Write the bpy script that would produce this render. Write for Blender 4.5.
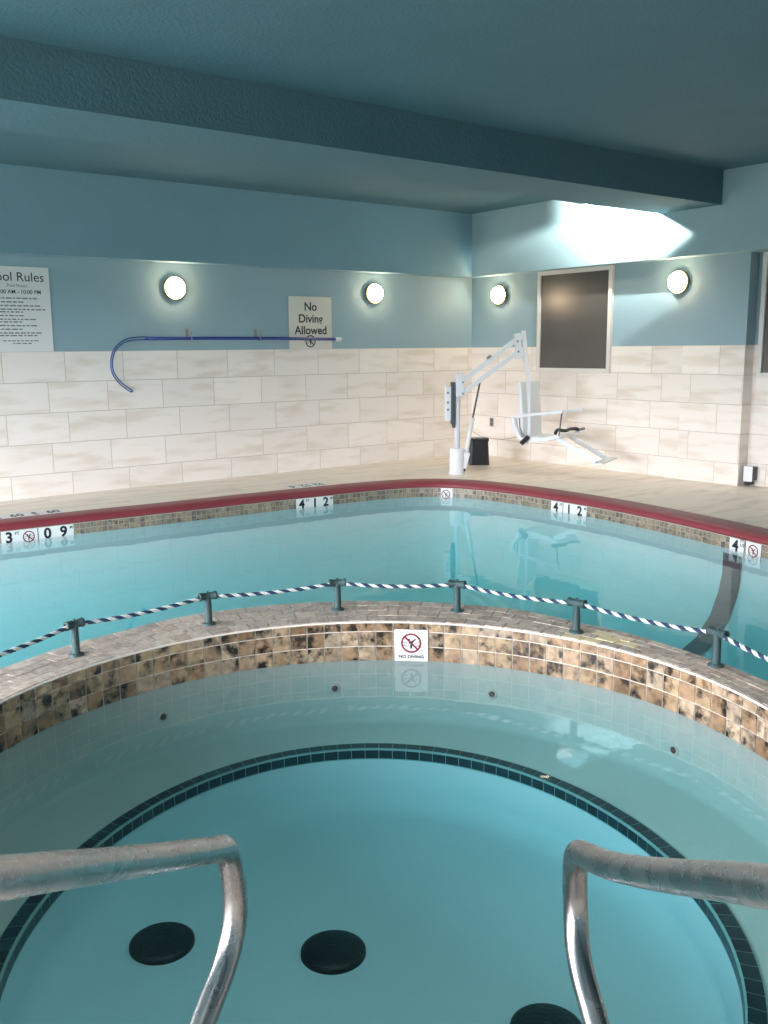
import bpy, bmesh, math, random
from math import sin, cos, pi, radians
from mathutils import Vector, Matrix, Euler

for o in list(bpy.data.objects): bpy.data.objects.remove(o)
SC = bpy.context.scene
COL = SC.collection

# ------------------------------------------------------------------ camera
F_PX, PITCH, ROLL, YAW = 924.7, 0.17563, -0.00939, 0.65058
CAM = Vector((-8.736, -9.456, 1.454))
fw = Vector((sin(YAW)*cos(PITCH), cos(YAW)*cos(PITCH), -sin(PITCH)))
r0 = Vector((cos(YAW), -sin(YAW), 0)); u0 = r0.cross(fw)
rr = r0*cos(ROLL)+u0*sin(ROLL); uu = -r0*sin(ROLL)+u0*cos(ROLL)
cd = bpy.data.cameras.new('camera'); cam = bpy.data.objects.new('camera', cd); COL.objects.link(cam)
cd.sensor_fit = 'HORIZONTAL'; cd.sensor_width = 36; cd.lens = 36*F_PX/768
cd.clip_start = 0.02; cd.clip_end = 200
cam.matrix_world = Matrix(((rr.x, uu.x, -fw.x, CAM.x), (rr.y, uu.y, -fw.y, CAM.y), (rr.z, uu.z, -fw.z, CAM.z), (0, 0, 0, 1)))
SC.camera = cam

# ------------------------------------------------------------------ world, light, exposure
WORLD_STR = 34.0
LAMP_STR = 48.0
SPOT_W = 360
FILL_W = 15
FAR_FILL_W = 11
W = bpy.data.worlds.new('daylight'); SC.world = W; W.use_nodes = True
bg = W.node_tree.nodes['Background']; bg.inputs[1].default_value = WORLD_STR
_wt = W.node_tree; _tc = _wt.nodes.new('ShaderNodeTexCoord'); _sx = _wt.nodes.new('ShaderNodeSeparateXYZ'); _cr = _wt.nodes.new('ShaderNodeValToRGB')
_wt.links.new(_tc.outputs['Generated'], _sx.inputs[0]); _mr = _wt.nodes.new('ShaderNodeMapRange'); _mr.inputs[1].default_value = -1; _mr.inputs[2].default_value = 1
_wt.links.new(_sx.outputs[2], _mr.inputs[0]); _wt.links.new(_mr.outputs[0], _cr.inputs[0]); _wt.links.new(_cr.outputs[0], bg.inputs[0])
_cr.color_ramp.elements[0].position = .49; _cr.color_ramp.elements[0].color = (.10, .10, .09, 1)      # ground outside
_cr.color_ramp.elements[1].position = .51; _cr.color_ramp.elements[1].color = (.93, .93, 1.0, 1)      # hazy sky
SC.view_settings.view_transform = 'Standard'; SC.view_settings.look = 'None'
SC.view_settings.gamma = 1; SC.view_settings.use_curve_mapping = False
SC.view_settings.exposure = 0.0

ROOM_L, ROOM_N = -12.6, -12.6      # left wall plane, near wall plane
CEIL = 3.16
WIN_L = [(-3.4, -0.7), (-6.6, -3.9), (-9.8, -7.1)]   # openings in the left wall
WIN_LZ = (0.05, 2.15)
def portal(loc, rot, sx, sy):
    l = bpy.data.lights.new('window_daylight', 'AREA'); l.shape = 'RECTANGLE'; l.size = sx; l.size_y = sy
    l.cycles.is_portal = True
    o = bpy.data.objects.new('window_daylight', l); COL.objects.link(o); o.location = loc; o.rotation_euler = rot
for y0, y1 in WIN_L:
    portal((ROOM_L-.14, (y0+y1)/2, sum(WIN_LZ)/2), (0, -pi/2, 0), WIN_LZ[1]-WIN_LZ[0], y1-y0)
# ceiling flood behind the beam, washing the soffit on the right
sl = bpy.data.lights.new('flood_bulb', 'SPOT'); sl.energy = SPOT_W; sl.spot_size = radians(176); sl.spot_blend = .05
sl.shadow_soft_size = .03; sl.color = (1, .97, .9)
so = bpy.data.objects.new('flood_bulb', sl); COL.objects.link(so)
SPOT_LOC = Vector((-0.62, -2.76, 3.04))
so.location = SPOT_LOC
so.rotation_euler = (Vector((-.2, -2.66, 3.19))-SPOT_LOC).to_track_quat('-Z', 'Y').to_euler()

# unseen ceiling lights added as fill for the hot tub and right deck
DOWN = [(-7.9, -7.7, FILL_W, (1, .95, .86)), (-6.3, -8.3, FILL_W, (1, .95, .86)), (-1.15, -2.55, FAR_FILL_W, (1, .84, .66))]
for x_, y_, w_, c_ in DOWN:
    dl = bpy.data.lights.new('fill_light', 'AREA'); dl.shape = 'DISK'; dl.size = .15; dl.energy = w_; dl.color = c_; dl.spread = radians(130)
    do = bpy.data.objects.new('fill_light', dl); COL.objects.link(do); do.location = (x_, y_, CEIL-.012)

# ------------------------------------------------------------------ node helpers
def mat(name):
    m = bpy.data.materials.new(name); m.use_nodes = True
    nt = m.node_tree; b = nt.nodes['Principled BSDF']; return m, nt, b
def N(nt, t, **k):
    n = nt.nodes.new(t)
    for a, v in k.items(): setattr(n, a, v)
    return n
def simple(name, col, rough=.5, metal=0, spec=.5, emit=None, es=0, bump=0, bscale=60, var=0):
    m, nt, b = mat(name)
    b.inputs['Base Color'].default_value = (*col, 1); b.inputs['Roughness'].default_value = rough
    b.inputs['Metallic'].default_value = metal; b.inputs['Specular IOR Level'].default_value = spec
    if emit: b.inputs['Emission Color'].default_value = (*emit, 1); b.inputs['Emission Strength'].default_value = es
    tc = N(nt, 'ShaderNodeTexCoord')
    if bump:
        no = N(nt, 'ShaderNodeTexNoise'); no.inputs['Scale'].default_value = bscale; no.inputs['Detail'].default_value = 4
        bp = N(nt, 'ShaderNodeBump'); bp.inputs['Strength'].default_value = bump; bp.inputs['Distance'].default_value = .01
        nt.links.new(tc.outputs['Object'], no.inputs['Vector']); nt.links.new(no.outputs['Fac'], bp.inputs['Height'])
        nt.links.new(bp.outputs['Normal'], b.inputs['Normal'])
    if var:
        no = N(nt, 'ShaderNodeTexNoise'); no.inputs['Scale'].default_value = 2.2; no.inputs['Detail'].default_value = 5
        mx = N(nt, 'ShaderNodeMix', data_type='RGBA')
        mx.inputs[6].default_value = (*[c*(1-var) for c in col], 1); mx.inputs[7].default_value = (*[min(1, c*(1+var)) for c in col], 1)
        nt.links.new(tc.outputs['Object'], no.inputs['Vector']); nt.links.new(no.outputs['Fac'], mx.inputs[0])
        nt.links.new(mx.outputs[2], b.inputs['Base Color'])
    return m
def s2l(*c):
    return tuple(((x/255+.055)/1.055)**2.4 if x > 10 else x/255/12.92 for x in c)

PAINT = simple('blue_paint', s2l(148, 176, 186), .6, bump=.25, bscale=90, var=.05)
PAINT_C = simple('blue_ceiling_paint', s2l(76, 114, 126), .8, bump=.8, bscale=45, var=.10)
PAINT_S_LIT = simple('lit_blue_soffit_paint', s2l(152, 182, 190), .75, bump=.6, bscale=60, var=.05)  # lighter copy of the soffit paint, right soffit's brighter light put into colour
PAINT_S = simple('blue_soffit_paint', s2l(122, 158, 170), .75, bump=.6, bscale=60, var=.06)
WHITE_TRIM = simple('white_trim', s2l(226, 222, 216), .45, var=.03)
DARK_RED = simple('red_coping', s2l(136, 54, 62), .5, bump=.15, bscale=80, var=.13)
WHITE_PAINT = simple('white_enamel', s2l(232, 236, 240), .35, var=.03)
SIGN_WHITE = simple('sign_white', s2l(232, 232, 230), .45, var=.02)
BLACK = simple('black_ink', (.012, .012, .014), .5, var=.1)
GREY_INK = simple('grey_ink', (.18, .18, .19), .6, var=.1)
MAROON = simple('maroon_ink', s2l(128, 26, 44), .5, var=.08)
BLACK_PL = simple('black_plastic', s2l(30, 34, 38), .45, bump=.2, bscale=120, var=.15)
DRAIN_BLACK = simple('drain_black', s2l(14, 18, 24), .5, bump=.4, bscale=60, var=.2)
DARK_GREY = simple('dark_grey_plastic', s2l(80, 84, 88), .5, var=.1)
MID_GREY = simple('grey_plastic', s2l(140, 138, 134), .5, var=.1)
PATINA = simple('patina_bronze', s2l(66, 88, 90), .5, metal=.4, bump=.5, bscale=200, var=.35)
BLUE_PL = simple('blue_pole', s2l(36, 62, 140), .35, var=.1)
HOOK_AL = simple('blue_aluminium', s2l(70, 105, 160), .3, metal=.6, var=.1)
ROPE_W = simple('rope_white', s2l(225, 228, 226), .8, bump=.5, bscale=300, var=.1)
ROPE_B = simple('rope_navy', s2l(40, 62, 92), .8, bump=.5, bscale=300, var=.2)
GLOBE = simple('lamp_glass', (1, .95, .85), .3, emit=(1, .72, .47), es=LAMP_STR)
BRASS = simple('lamp_base_metal', s2l(150, 140, 110), .4, metal=.6, var=.1)
GROUT = simple('grout', s2l(240, 232, 220), .7, bump=.4, bscale=200, var=.1)
WIREM = simple('pale_cable', s2l(190, 180, 165), .5, var=.05)

# brushed, water-marked stainless steel
STEEL, nt, b = mat('stainless_steel')
b.inputs['Metallic'].default_value = 1
tc = N(nt, 'ShaderNodeTexCoord'); no = N(nt, 'ShaderNodeTexNoise'); no.inputs['Scale'].default_value = 14; no.inputs['Detail'].default_value = 4; no.inputs['Roughness'].default_value = .7
cr = N(nt, 'ShaderNodeValToRGB'); cr.color_ramp.elements[0].position = .2; cr.color_ramp.elements[0].color = (.30, .31, .32, 1); cr.color_ramp.elements[1].position = .8; cr.color_ramp.elements[1].color = (.44, .44, .44, 1)
nt.links.new(tc.outputs['Object'], no.inputs['Vector']); nt.links.new(no.outputs['Fac'], cr.inputs[0]); nt.links.new(cr.outputs[0], b.inputs['Base Color'])
mr = N(nt, 'ShaderNodeMapRange'); mr.inputs[1].default_value = .3; mr.inputs[2].default_value = .75; mr.inputs[3].default_value = .24; mr.inputs[4].default_value = .32
nt.links.new(no.outputs['Fac'], mr.inputs[0]); nt.links.new(mr.outputs[0], b.inputs['Roughness'])

def marble_tiles(name, axis, u0, v0, bw, bh, off, base=(246, 238, 230), dark=(232, 221, 208), grout=(205, 196, 184), rough=.28, mortar=.004, uv=False):
    """brick-laid stone-look tile; axis 'x' -> (X,Z), 'y' -> (-Y,Z), 'f' -> (X,Y)"""
    m, nt, b = mat(name)
    tc = N(nt, 'ShaderNodeTexCoord'); sp = N(nt, 'ShaderNodeSeparateXYZ'); nt.links.new(tc.outputs['Object'], sp.inputs[0])
    cb = N(nt, 'ShaderNodeCombineXYZ')
    def add(sock, mul, a):
        n = N(nt, 'ShaderNodeMath', operation='MULTIPLY_ADD'); nt.links.new(sock, n.inputs[0]); n.inputs[1].default_value = mul; n.inputs[2].default_value = a; return n.outputs[0]
    if axis == 'x': U = add(sp.outputs[0], 1, -u0); V = add(sp.outputs[2], 1, -v0)
    elif axis == 'y': U = add(sp.outputs[1], -1, -u0); V = add(sp.outputs[2], 1, -v0)
    else: U = add(sp.outputs[0], 1, -u0); V = add(sp.outputs[1], 1, -v0)
    nt.links.new(U, cb.inputs[0]); nt.links.new(V, cb.inputs[1])
    bt = N(nt, 'ShaderNodeTexBrick'); bt.offset = off; bt.offset_frequency = 2
    bt.inputs['Scale'].default_value = 1; bt.inputs['Brick Width'].default_value = bw; bt.inputs['Row Height'].default_value = bh
    bt.inputs['Mortar Size'].default_value = mortar; bt.inputs['Mortar Smooth'].default_value = .1; bt.inputs['Bias'].default_value = 0
    bt.inputs['Color1'].default_value = (0, 0, 0, 1); bt.inputs['Color2'].default_value = (1, 1, 1, 1); bt.inputs['Mortar'].default_value = (.5, .5, .5, 1)
    nt.links.new(cb.outputs[0], bt.inputs['Vector'])
    # veins: stretched diagonal noise shifted by each tile's random value
    vm = N(nt, 'ShaderNodeVectorMath', operation='MULTIPLY_ADD'); nt.links.new(bt.outputs['Color'], vm.inputs[0]); vm.inputs[1].default_value = (7, 13, 0); nt.links.new(cb.outputs[0], vm.inputs[2])
    mp = N(nt, 'ShaderNodeMapping'); mp.inputs['Rotation'].default_value = (0, 0, radians(28)); mp.inputs['Scale'].default_value = (1.0, 5.0, 1)
    nt.links.new(vm.outputs[0], mp.inputs[0])
    no = N(nt, 'ShaderNodeTexNoise'); no.inputs['Scale'].default_value = 1.6; no.inputs['Detail'].default_value = 5; no.inputs['Distortion'].default_value = .3
    nt.links.new(mp.outputs[0], no.inputs['Vector'])
    cr = N(nt, 'ShaderNodeValToRGB'); e = cr.color_ramp.elements
    e[0].position = .34; e[0].color = (*s2l(*dark), 1); e[1].position = .50; e[1].color = (*s2l(*base), 1)
    nt.links.new(no.outputs['Fac'], cr.inputs[0])
    # per tile tone
    hs = N(nt, 'ShaderNodeMix', data_type='RGBA', blend_type='MULTIPLY'); hs.inputs[0].default_value = 1
    mrr = N(nt, 'ShaderNodeMapRange'); mrr.inputs[3].default_value = .96; mrr.inputs[4].default_value = 1.04
    nt.links.new(bt.outputs['Color'], mrr.inputs[0]); nt.links.new(cr.outputs[0], hs.inputs[6]); nt.links.new(mrr.outputs[0], hs.inputs[7])
    mx = N(nt, 'ShaderNodeMix', data_type='RGBA'); nt.links.new(bt.outputs['Fac'], mx.inputs[0]); nt.links.new(hs.outputs[2], mx.inputs[6]); mx.inputs[7].default_value = (*s2l(*grout), 1)
    nt.links.new(mx.outputs[2], b.inputs['Base Color']); b.inputs['Roughness'].default_value = rough
    bp = N(nt, 'ShaderNodeBump'); bp.invert = True; bp.inputs['Strength'].default_value = .3; bp.inputs['Distance'].default_value = .003
    nt.links.new(bt.outputs['Fac'], bp.inputs['Height']); nt.links.new(bp.outputs['Normal'], b.inputs['Normal'])
    return m
T_BACK = marble_tiles('wall_tile_back', 'x', -.259, -.075, .61, .305, .698)
T_RIGHT = marble_tiles('wall_tile_right', 'y', 2.48, -.075, .61, .305, .23)
T_PIL = marble_tiles('wall_tile_pilaster', 'y', 3.47, -.075, .61, .305, .45)
T_REC = marble_tiles('wall_tile_recess', 'y', 4.0, -.075, .61, .305, .5)
T_END = marble_tiles('wall_tile_end', 'x', .2, -.075, .61, .305, .5)
T_FLOOR = marble_tiles('deck_tile', 'f', .1, .2, 1.2, .6, .5, base=(250, 238, 222), dark=(232, 216, 196), grout=(226, 212, 194), rough=.42, mortar=.003)

def mottled(name, cols, scale=22, rough=.3, blot=.42, blotcol=(46, 36, 30)):
    """natural stone tile: each island its own tone, dark blotches"""
    m, nt, b = mat(name)
    g = N(nt, 'ShaderNodeNewGeometry'); cr = N(nt, 'ShaderNodeValToRGB'); e = cr.color_ramp.elements
    e[0].color = (*s2l(*cols[0]), 1); e[1].color = (*s2l(*cols[-1]), 1)
    for i, c in enumerate(cols[1:-1]): x = e.new((i+1)/(len(cols)-1)); x.color = (*s2l(*c), 1)
    nt.links.new(g.outputs['Random Per Island'], cr.inputs[0])
    tc = N(nt, 'ShaderNodeTexCoord')
    off = N(nt, 'ShaderNodeVectorMath', operation='MULTIPLY_ADD'); nt.links.new(g.outputs['Random Per Island'], off.inputs[0]); off.inputs[1].default_value = (31, 17, 9); nt.links.new(tc.outputs['Object'], off.inputs[2])
    no = N(nt, 'ShaderNodeTexNoise'); no.inputs['Scale'].default_value = scale; no.inputs['Detail'].default_value = 5; no.inputs['Roughness'].default_value = .65
    nt.links.new(off.outputs[0], no.inputs['Vector'])
    r2 = N(nt, 'ShaderNodeValToRGB'); r2.color_ramp.elements[0].position = blot-.07; r2.color_ramp.elements[0].color = (1, 1, 1, 1); r2.color_ramp.elements[1].position = blot+.07; r2.color_ramp.elements[1].color = (0, 0, 0, 1)
    nt.links.new(no.outputs['Fac'], r2.inputs[0])
    mx = N(nt, 'ShaderNodeMix', data_type='RGBA'); nt.links.new(r2.outputs[0], mx.inputs[0]); nt.links.new(cr.outputs[0], mx.inputs[6]); mx.inputs[7].default_value = (*s2l(*blotcol), 1)
    n2 = N(nt, 'ShaderNodeTexNoise'); n2.inputs['Scale'].default_value = scale*2.2; n2.inputs['Detail'].default_value = 3
    nt.links.new(off.outputs[0], n2.inputs['Vector'])
    m2 = N(nt, 'ShaderNodeMix', data_type='RGBA', blend_type='OVERLAY'); m2.inputs[0].default_value = .8
    nt.links.new(mx.outputs[2], m2.inputs[6]); nt.links.new(n2.outputs['Fac'], m2.inputs[7])
    nt.links.new(m2.outputs[2], b.inputs['Base Color']); b.inputs['Roughness'].default_value = rough
    return m
FACE_TILE = mottled('spa_face_tile', [(150, 122, 94), (178, 152, 120), (134, 106, 80), (190, 166, 140), (158, 126, 96), (168, 150, 130)], 13, .25, .46)
BAND_TILE = mottled('pool_band_tile', [(136, 128, 116), (158, 142, 120), (112, 104, 96), (170, 156, 134), (124, 110, 94)], 24, .35, .40)
RIM_BRICK = mottled('rim_brick', [(184, 170, 160), (206, 190, 178), (172, 160, 152), (214, 200, 186), (190, 172, 158)], 16, .5, .33, (132, 118, 110))
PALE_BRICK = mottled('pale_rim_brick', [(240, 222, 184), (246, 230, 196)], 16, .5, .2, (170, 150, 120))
DARK_TILE = mottled('dark_trim_tile', [(16, 40, 50), (26, 54, 64), (12, 32, 42)], 10, .3, .2, (10, 24, 30))
PLASTER = simple('pool_plaster', s2l(204, 224, 226), .7, bump=.2, bscale=30, var=.03)
SPA_PLASTER = simple('spa_plaster', s2l(160, 172, 168), .75, bump=.25, bscale=30, var=.07)
SPA_FLOOR = simple('spa_floor_plaster', s2l(186, 206, 210), .75, bump=.25, bscale=30, var=.05)
STRIPE = simple('pool_floor_stripe', s2l(70, 84, 92), .6, var=.1)

def water_mat(name, absorb, dens, bump, bs):
    m = bpy.data.materials.new(name); m.use_nodes = True; nt = m.node_tree
    nt.nodes.remove(nt.nodes['Principled BSDF']); out = nt.nodes['Material Output']
    tr = N(nt, 'ShaderNodeBsdfTransparent'); gl = N(nt, 'ShaderNodeBsdfGlossy'); gl.inputs['Roughness'].default_value = .015
    fr = N(nt, 'ShaderNodeFresnel'); ge = N(nt, 'ShaderNodeNewGeometry')      # same air-water reflectance from either side
    io = N(nt, 'ShaderNodeMapRange'); io.inputs[3].default_value = 1.33; io.inputs[4].default_value = 1/1.33
    nt.links.new(ge.outputs['Backfacing'], io.inputs[0]); nt.links.new(io.outputs[0], fr.inputs['IOR'])
    mx = N(nt, 'ShaderNodeMixShader')
    tc = N(nt, 'ShaderNodeTexCoord'); no = N(nt, 'ShaderNodeTexNoise'); no.inputs['Scale'].default_value = bs; no.inputs['Detail'].default_value = 2
    bp = N(nt, 'ShaderNodeBump'); bp.inputs['Strength'].default_value = bump; bp.inputs['Distance'].default_value = .02
    nt.links.new(tc.outputs['Object'], no.inputs['Vector']); nt.links.new(no.outputs['Fac'], bp.inputs['Height'])
    nt.links.new(bp.outputs['Normal'], gl.inputs['Normal'])
    nt.links.new(fr.outputs[0], mx.inputs[0]); nt.links.new(tr.outputs[0], mx.inputs[1]); nt.links.new(gl.outputs[0], mx.inputs[2])
    nt.links.new(mx.outputs[0], out.inputs['Surface'])
    va = N(nt, 'ShaderNodeVolumeAbsorption'); va.inputs['Color'].default_value = (*absorb, 1); va.inputs['Density'].default_value = dens
    nt.links.new(va.outputs[0], out.inputs['Volume'])
    return m
WATER_POOL = water_mat('pool_water', (.31, .92, .945), .42, .09, 3.0)
WATER_SPA = water_mat('spa_water', (.26, .88, .935), .52, .07, 4.0)

# dark obscure window glass with vertical reeding
GLASS, nt, b = mat('obscure_dark_glass')
b.inputs['Base Color'].default_value = (*s2l(84, 78, 70), 1); b.inputs['Roughness'].default_value = .24; b.inputs['Specular IOR Level'].default_value = .7
tc = N(nt, 'ShaderNodeTexCoord'); wv = N(nt, 'ShaderNodeTexWave'); wv.bands_direction = 'Y'; wv.inputs['Scale'].default_value = 9; wv.inputs['Distortion'].default_value = 1.5; wv.inputs['Detail'].default_value = 2
bp = N(nt, 'ShaderNodeBump'); bp.inputs['Strength'].default_value = .03; bp.inputs['Distance'].default_value = .005
nt.links.new(tc.outputs['Object'], wv.inputs['Vector']); nt.links.new(wv.outputs['Fac'], bp.inputs['Height']); nt.links.new(bp.outputs['Normal'], b.inputs['Normal'])
mxg = N(nt, 'ShaderNodeMix', data_type='RGBA'); mxg.inputs[6].default_value = (*s2l(83, 80, 77), 1); mxg.inputs[7].default_value = (*s2l(87, 84, 80), 1)
nt.links.new(wv.outputs['Fac'], mxg.inputs[0]); nt.links.new(mxg.outputs[2], b.inputs['Base Color'])

# ------------------------------------------------------------------ mesh helpers
def box(bm, x0, x1, y0, y1, z0, z1, M=None, mi=0):
    v = [bm.verts.new(Vector(p) if M is None else M @ Vector(p)) for p in
         ((x0, y0, z0), (x1, y0, z0), (x1, y1, z0), (x0, y1, z0), (x0, y0, z1), (x1, y0, z1), (x1, y1, z1), (x0, y1, z1))]
    for f in ((3, 2, 1, 0), (4, 5, 6, 7), (0, 1, 5, 4), (1, 2, 6, 5), (2, 3, 7, 6), (3, 0, 4, 7)):
        fc = bm.faces.new([v[i] for i in f]); fc.material_index = mi
    return v
def tube(bm, pts, rad, n=12, closed=False, mi=0, caps=True):
    pts = [Vector(p) for p in pts]; m = len(pts)
    rads = rad if isinstance(rad, (list, tuple)) else [rad]*m
    rings = []; prev = None
    for i, p in enumerate(pts):
        if closed: t = pts[(i+1) % m]-pts[i-1]
        else: t = pts[min(i+1, m-1)]-pts[max(i-1, 0)]
        t.normalize()
        if prev is None:
            a = Vector((0, 0, 1)) if abs(t.z) < .9 else Vector((1, 0, 0)); nn = (a-t*a.dot(t)).normalized()
        else: nn = (prev-t*prev.dot(t)).normalized()
        prev = nn; bb = t.cross(nn)
        rings.append([bm.verts.new(p+(nn*cos(2*pi*k/n)+bb*sin(2*pi*k/n))*rads[i]) for k in range(n)])
    for i in range(m if closed else m-1):
        A, B = rings[i], rings[(i+1) % m]
        for k in range(n):
            f = bm.faces.new((A[k], A[(k+1) % n], B[(k+1) % n], B[k])); f.material_index = mi; f.smooth = True
    if not closed and caps:
        f = bm.faces.new(rings[0][::-1]); f.material_index = mi; f = bm.faces.new(rings[-1]); f.material_index = mi
def lathe(bm, prof, n=32, M=None, smooth=True):
    """prof [(r,z)...] revolved about z; r=0 ends make poles"""
    rings = []
    for r_, z in prof:
        if r_ < 1e-6: rings.append([bm.verts.new((M @ Vector((0, 0, z))) if M else Vector((0, 0, z)))])
        else: rings.append([bm.verts.new((M @ Vector((r_*cos(2*pi*k/n), r_*sin(2*pi*k/n), z))) if M else Vector((r_*cos(2*pi*k/n), r_*sin(2*pi*k/n), z))) for k in range(n)])
    for A, B in zip(rings, rings[1:]):
        for k in range(n):
            k2 = (k+1) % n
            if len(A) == 1 and len(B) == 1: continue
            if len(A) == 1: f = bm.faces.new((A[0], B[k], B[k2]))
            elif len(B) == 1: f = bm.faces.new((A[k], A[k2], B[0]))
            else: f = bm.faces.new((A[k], A[k2], B[k2], B[k]))
            f.smooth = smooth
def prism(bm, poly, d0, d1, M=None):
    """polygon in local XY extruded along local Z from d0 to d1"""
    a = [bm.verts.new((M @ Vector((x, y, d0))) if M else Vector((x, y, d0))) for x, y in poly]
    c = [bm.verts.new((M @ Vector((x, y, d1))) if M else Vector((x, y, d1))) for x, y in poly]
    bm.faces.new(a[::-1]); bm.faces.new(c); n = len(poly)
    for i in range(n): bm.faces.new((a[i], a[(i+1) % n], c[(i+1) % n], c[i]))
def obj(name, bm, mats, parent=None, bevel=0, loc=None, recalc=True):
    if recalc: bmesh.ops.recalc_face_normals(bm, faces=bm.faces)
    me = bpy.data.meshes.new(name); bm.to_mesh(me); bm.free()
    for m in (mats if isinstance(mats, (list, tuple)) else [mats]): me.materials.append(m)
    o = bpy.data.objects.new(name, me); COL.objects.link(o)
    if parent: o.parent = parent
    if loc: o.location = loc
    if bevel:
        b_ = o.modifiers.new('bevel', 'BEVEL'); b_.width = bevel; b_.segments = 2; b_.limit_method = 'ANGLE'
    return o
def tag(o, label=None, cat=None, group=None, kind=None):
    if label: o['label'] = label
    if cat: o['category'] = cat
    if group: o['group'] = group
    if kind: o['kind'] = kind
    return o
def thing(name, label, cat, M=None, group=None, loc=None):
    o = bpy.data.objects.new(name, None); COL.objects.link(o); o.empty_display_size = .1
    if M is not None: o.matrix_world = M
    if loc is not None: o.location = loc
    return tag(o, label, cat, group)
def struct(name, bm, m, label=None, parent=None):
    o = obj(name, bm, m, parent)
    if not parent: o['kind'] = 'structure'
    if label: o['label'] = label
    return o
def text_obj(name, body, size, m, parent, x=0, y=0, z=.004, ext=.0006, rotz=0, align='CENTER', sx=1, bold=0):
    cu = bpy.data.curves.new(name, 'FONT'); cu.body = body; cu.size = size; cu.extrude = ext; cu.align_x = align; cu.align_y = 'CENTER'; cu.offset = bold
    t = bpy.data.objects.new(name, cu); COL.objects.link(t)
    dg = bpy.context.evaluated_depsgraph_get(); me = bpy.data.meshes.new_from_object(t.evaluated_get(dg))
    bpy.data.objects.remove(t); bpy.data.curves.remove(cu)
    me.name = name; me.materials.clear(); me.materials.append(m)
    o = bpy.data.objects.new(name, me); COL.objects.link(o); o.parent = parent
    o.location = (x, y, z); o.rotation_euler = (0, 0, rotz); o.scale = (sx, 1, 1)
    return o
def frame_M(origin, right, up):
    R = Vector(right).normalized(); U = Vector(up).normalized(); Nn = R.cross(U)
    return Matrix(((R.x, U.x, Nn.x, origin[0]), (R.y, U.y, Nn.y, origin[1]), (R.z, U.z, Nn.z, origin[2]), (0, 0, 0, 1)))
def disc_poly(cx, cy, r_, n=24): return [(cx+r_*cos(2*pi*k/n), cy+r_*sin(2*pi*k/n)) for k in range(n)]
def no_diving(parent, cx, cy, R, ringmat, z=.004, d=.0008, rot=0, slash=True):
    """prohibition ring, slash and a diving figure"""
    M = Matrix.Translation((cx, cy, 0)) @ Matrix.Rotation(rot, 4, 'Z')
    bm = bmesh.new()
    fig = [(-.12, -.62), (.10, -.62), (.12, -.1), (.30, .18), (.55, .42), (.46, .52), (.16, .30), (-.02, .22), (-.30, .05), (-.26, -.08), (-.10, -.05)]
    prism(bm, [(x*R*.9, y*R*.9) for x, y in fig], z, z+d, M)
    prism(bm, disc_poly(-.22*R, .30*R, .14*R, 14), z, z+d, M)
    for sx in (-1, 1):
        prism(bm, [(sx*.35*R, -.30*R), (sx*.78*R, -.22*R), (sx*.78*R, -.28*R), (sx*.35*R, -.37*R)][::sx], z, z+d, M)
        prism(bm, [(sx*.35*R, .02*R), (sx*.8*R, .10*R), (sx*.8*R, .05*R), (sx*.35*R, -.04*R)][::sx], z, z+d, M)
    obj('diver_pictogram', bm, BLACK, parent)
    bm = bmesh.new(); n = 40
    for k in range(n):
        a0, a1 = 2*pi*k/n, 2*pi*(k+1)/n
        q = [(R*cos(a0), R*sin(a0)), (R*cos(a1), R*sin(a1)), (.82*R*cos(a1), .82*R*sin(a1)), (.82*R*cos(a0), .82*R*sin(a0))]
        prism(bm, q, z+d, z+2*d, M)
    w = .085*R; s = .87*R/math.sqrt(2); h = w/math.sqrt(2)
    prism(bm, [(-s-h, s-h), (-s+h, s+h), (s+h, -s+h), (s-h, -s-h)], z+d, z+2.2*d, M)
    obj('prohibition_ring', bm, ringmat, parent)

# ------------------------------------------------------------------ pool outline
C = Vector((-6.944, -7.009)); SP_R = 1.593; RIM_Z = .06
DIR = Vector((.796, -.605)); NRM = Vector((.605, .796))
ROUT = [(-180, 1.95), (-60, 1.90), (-40, 1.85), (-15, 1.79), (-3, 1.80), (14.6, 1.85), (32.6, 1.95), (48.6, 1.98), (66, 2.0), (80, 2.0), (97.5, 1.93), (114, 1.90), (140, 1.92), (180, 1.95)]
def rout(th):
    d = (math.degrees(th)+180) % 360-180
    for (a, r1), (b_, r2) in zip(ROUT, ROUT[1:]):
        if a <= d <= b_:
            t = (d-a)/(b_-a); t = t*t*(3-2*t); return r1+(r2-r1)*t
    return 1.95
COP_W = .275
far = [(-11.6, -3.65), (-11.7, -2.6), (-11.6, -1.5), (-11.1, -1.02), (-9.5, -1.02), (-8, -1.04), (-6.6, -1.07), (-5.9, -1.10), (-5.15, -1.165), (-4.3, -1.2), (-3.8, -1.23), (-3.35, -1.27), (-2.95, -1.31), (-2.6, -1.37), (-2.35, -1.45),
       (-2.1, -1.60), (-1.92, -1.80), (-1.79, -2.05), (-1.71, -2.35), (-1.65, -2.75), (-1.63, -3.2), (-1.64, -3.7), (-1.67, -4.2), (-1.78, -4.9), (-1.93, -5.6), (-2.12, -6.4), (-2.38, -7.2), (-2.8, -8.3), (-3.35, -9.3), (-3.75, -9.45)]
def chaikin(P, it=2):
    P = [Vector(p) for p in P]
    for _ in range(it):
        Q = [P[0]]
        for a, b_ in zip(P, P[1:]): Q += [a*.75+b_*.25, a*.25+b_*.75]
        Q.append(P[-1]); P = Q
    return P
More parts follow.
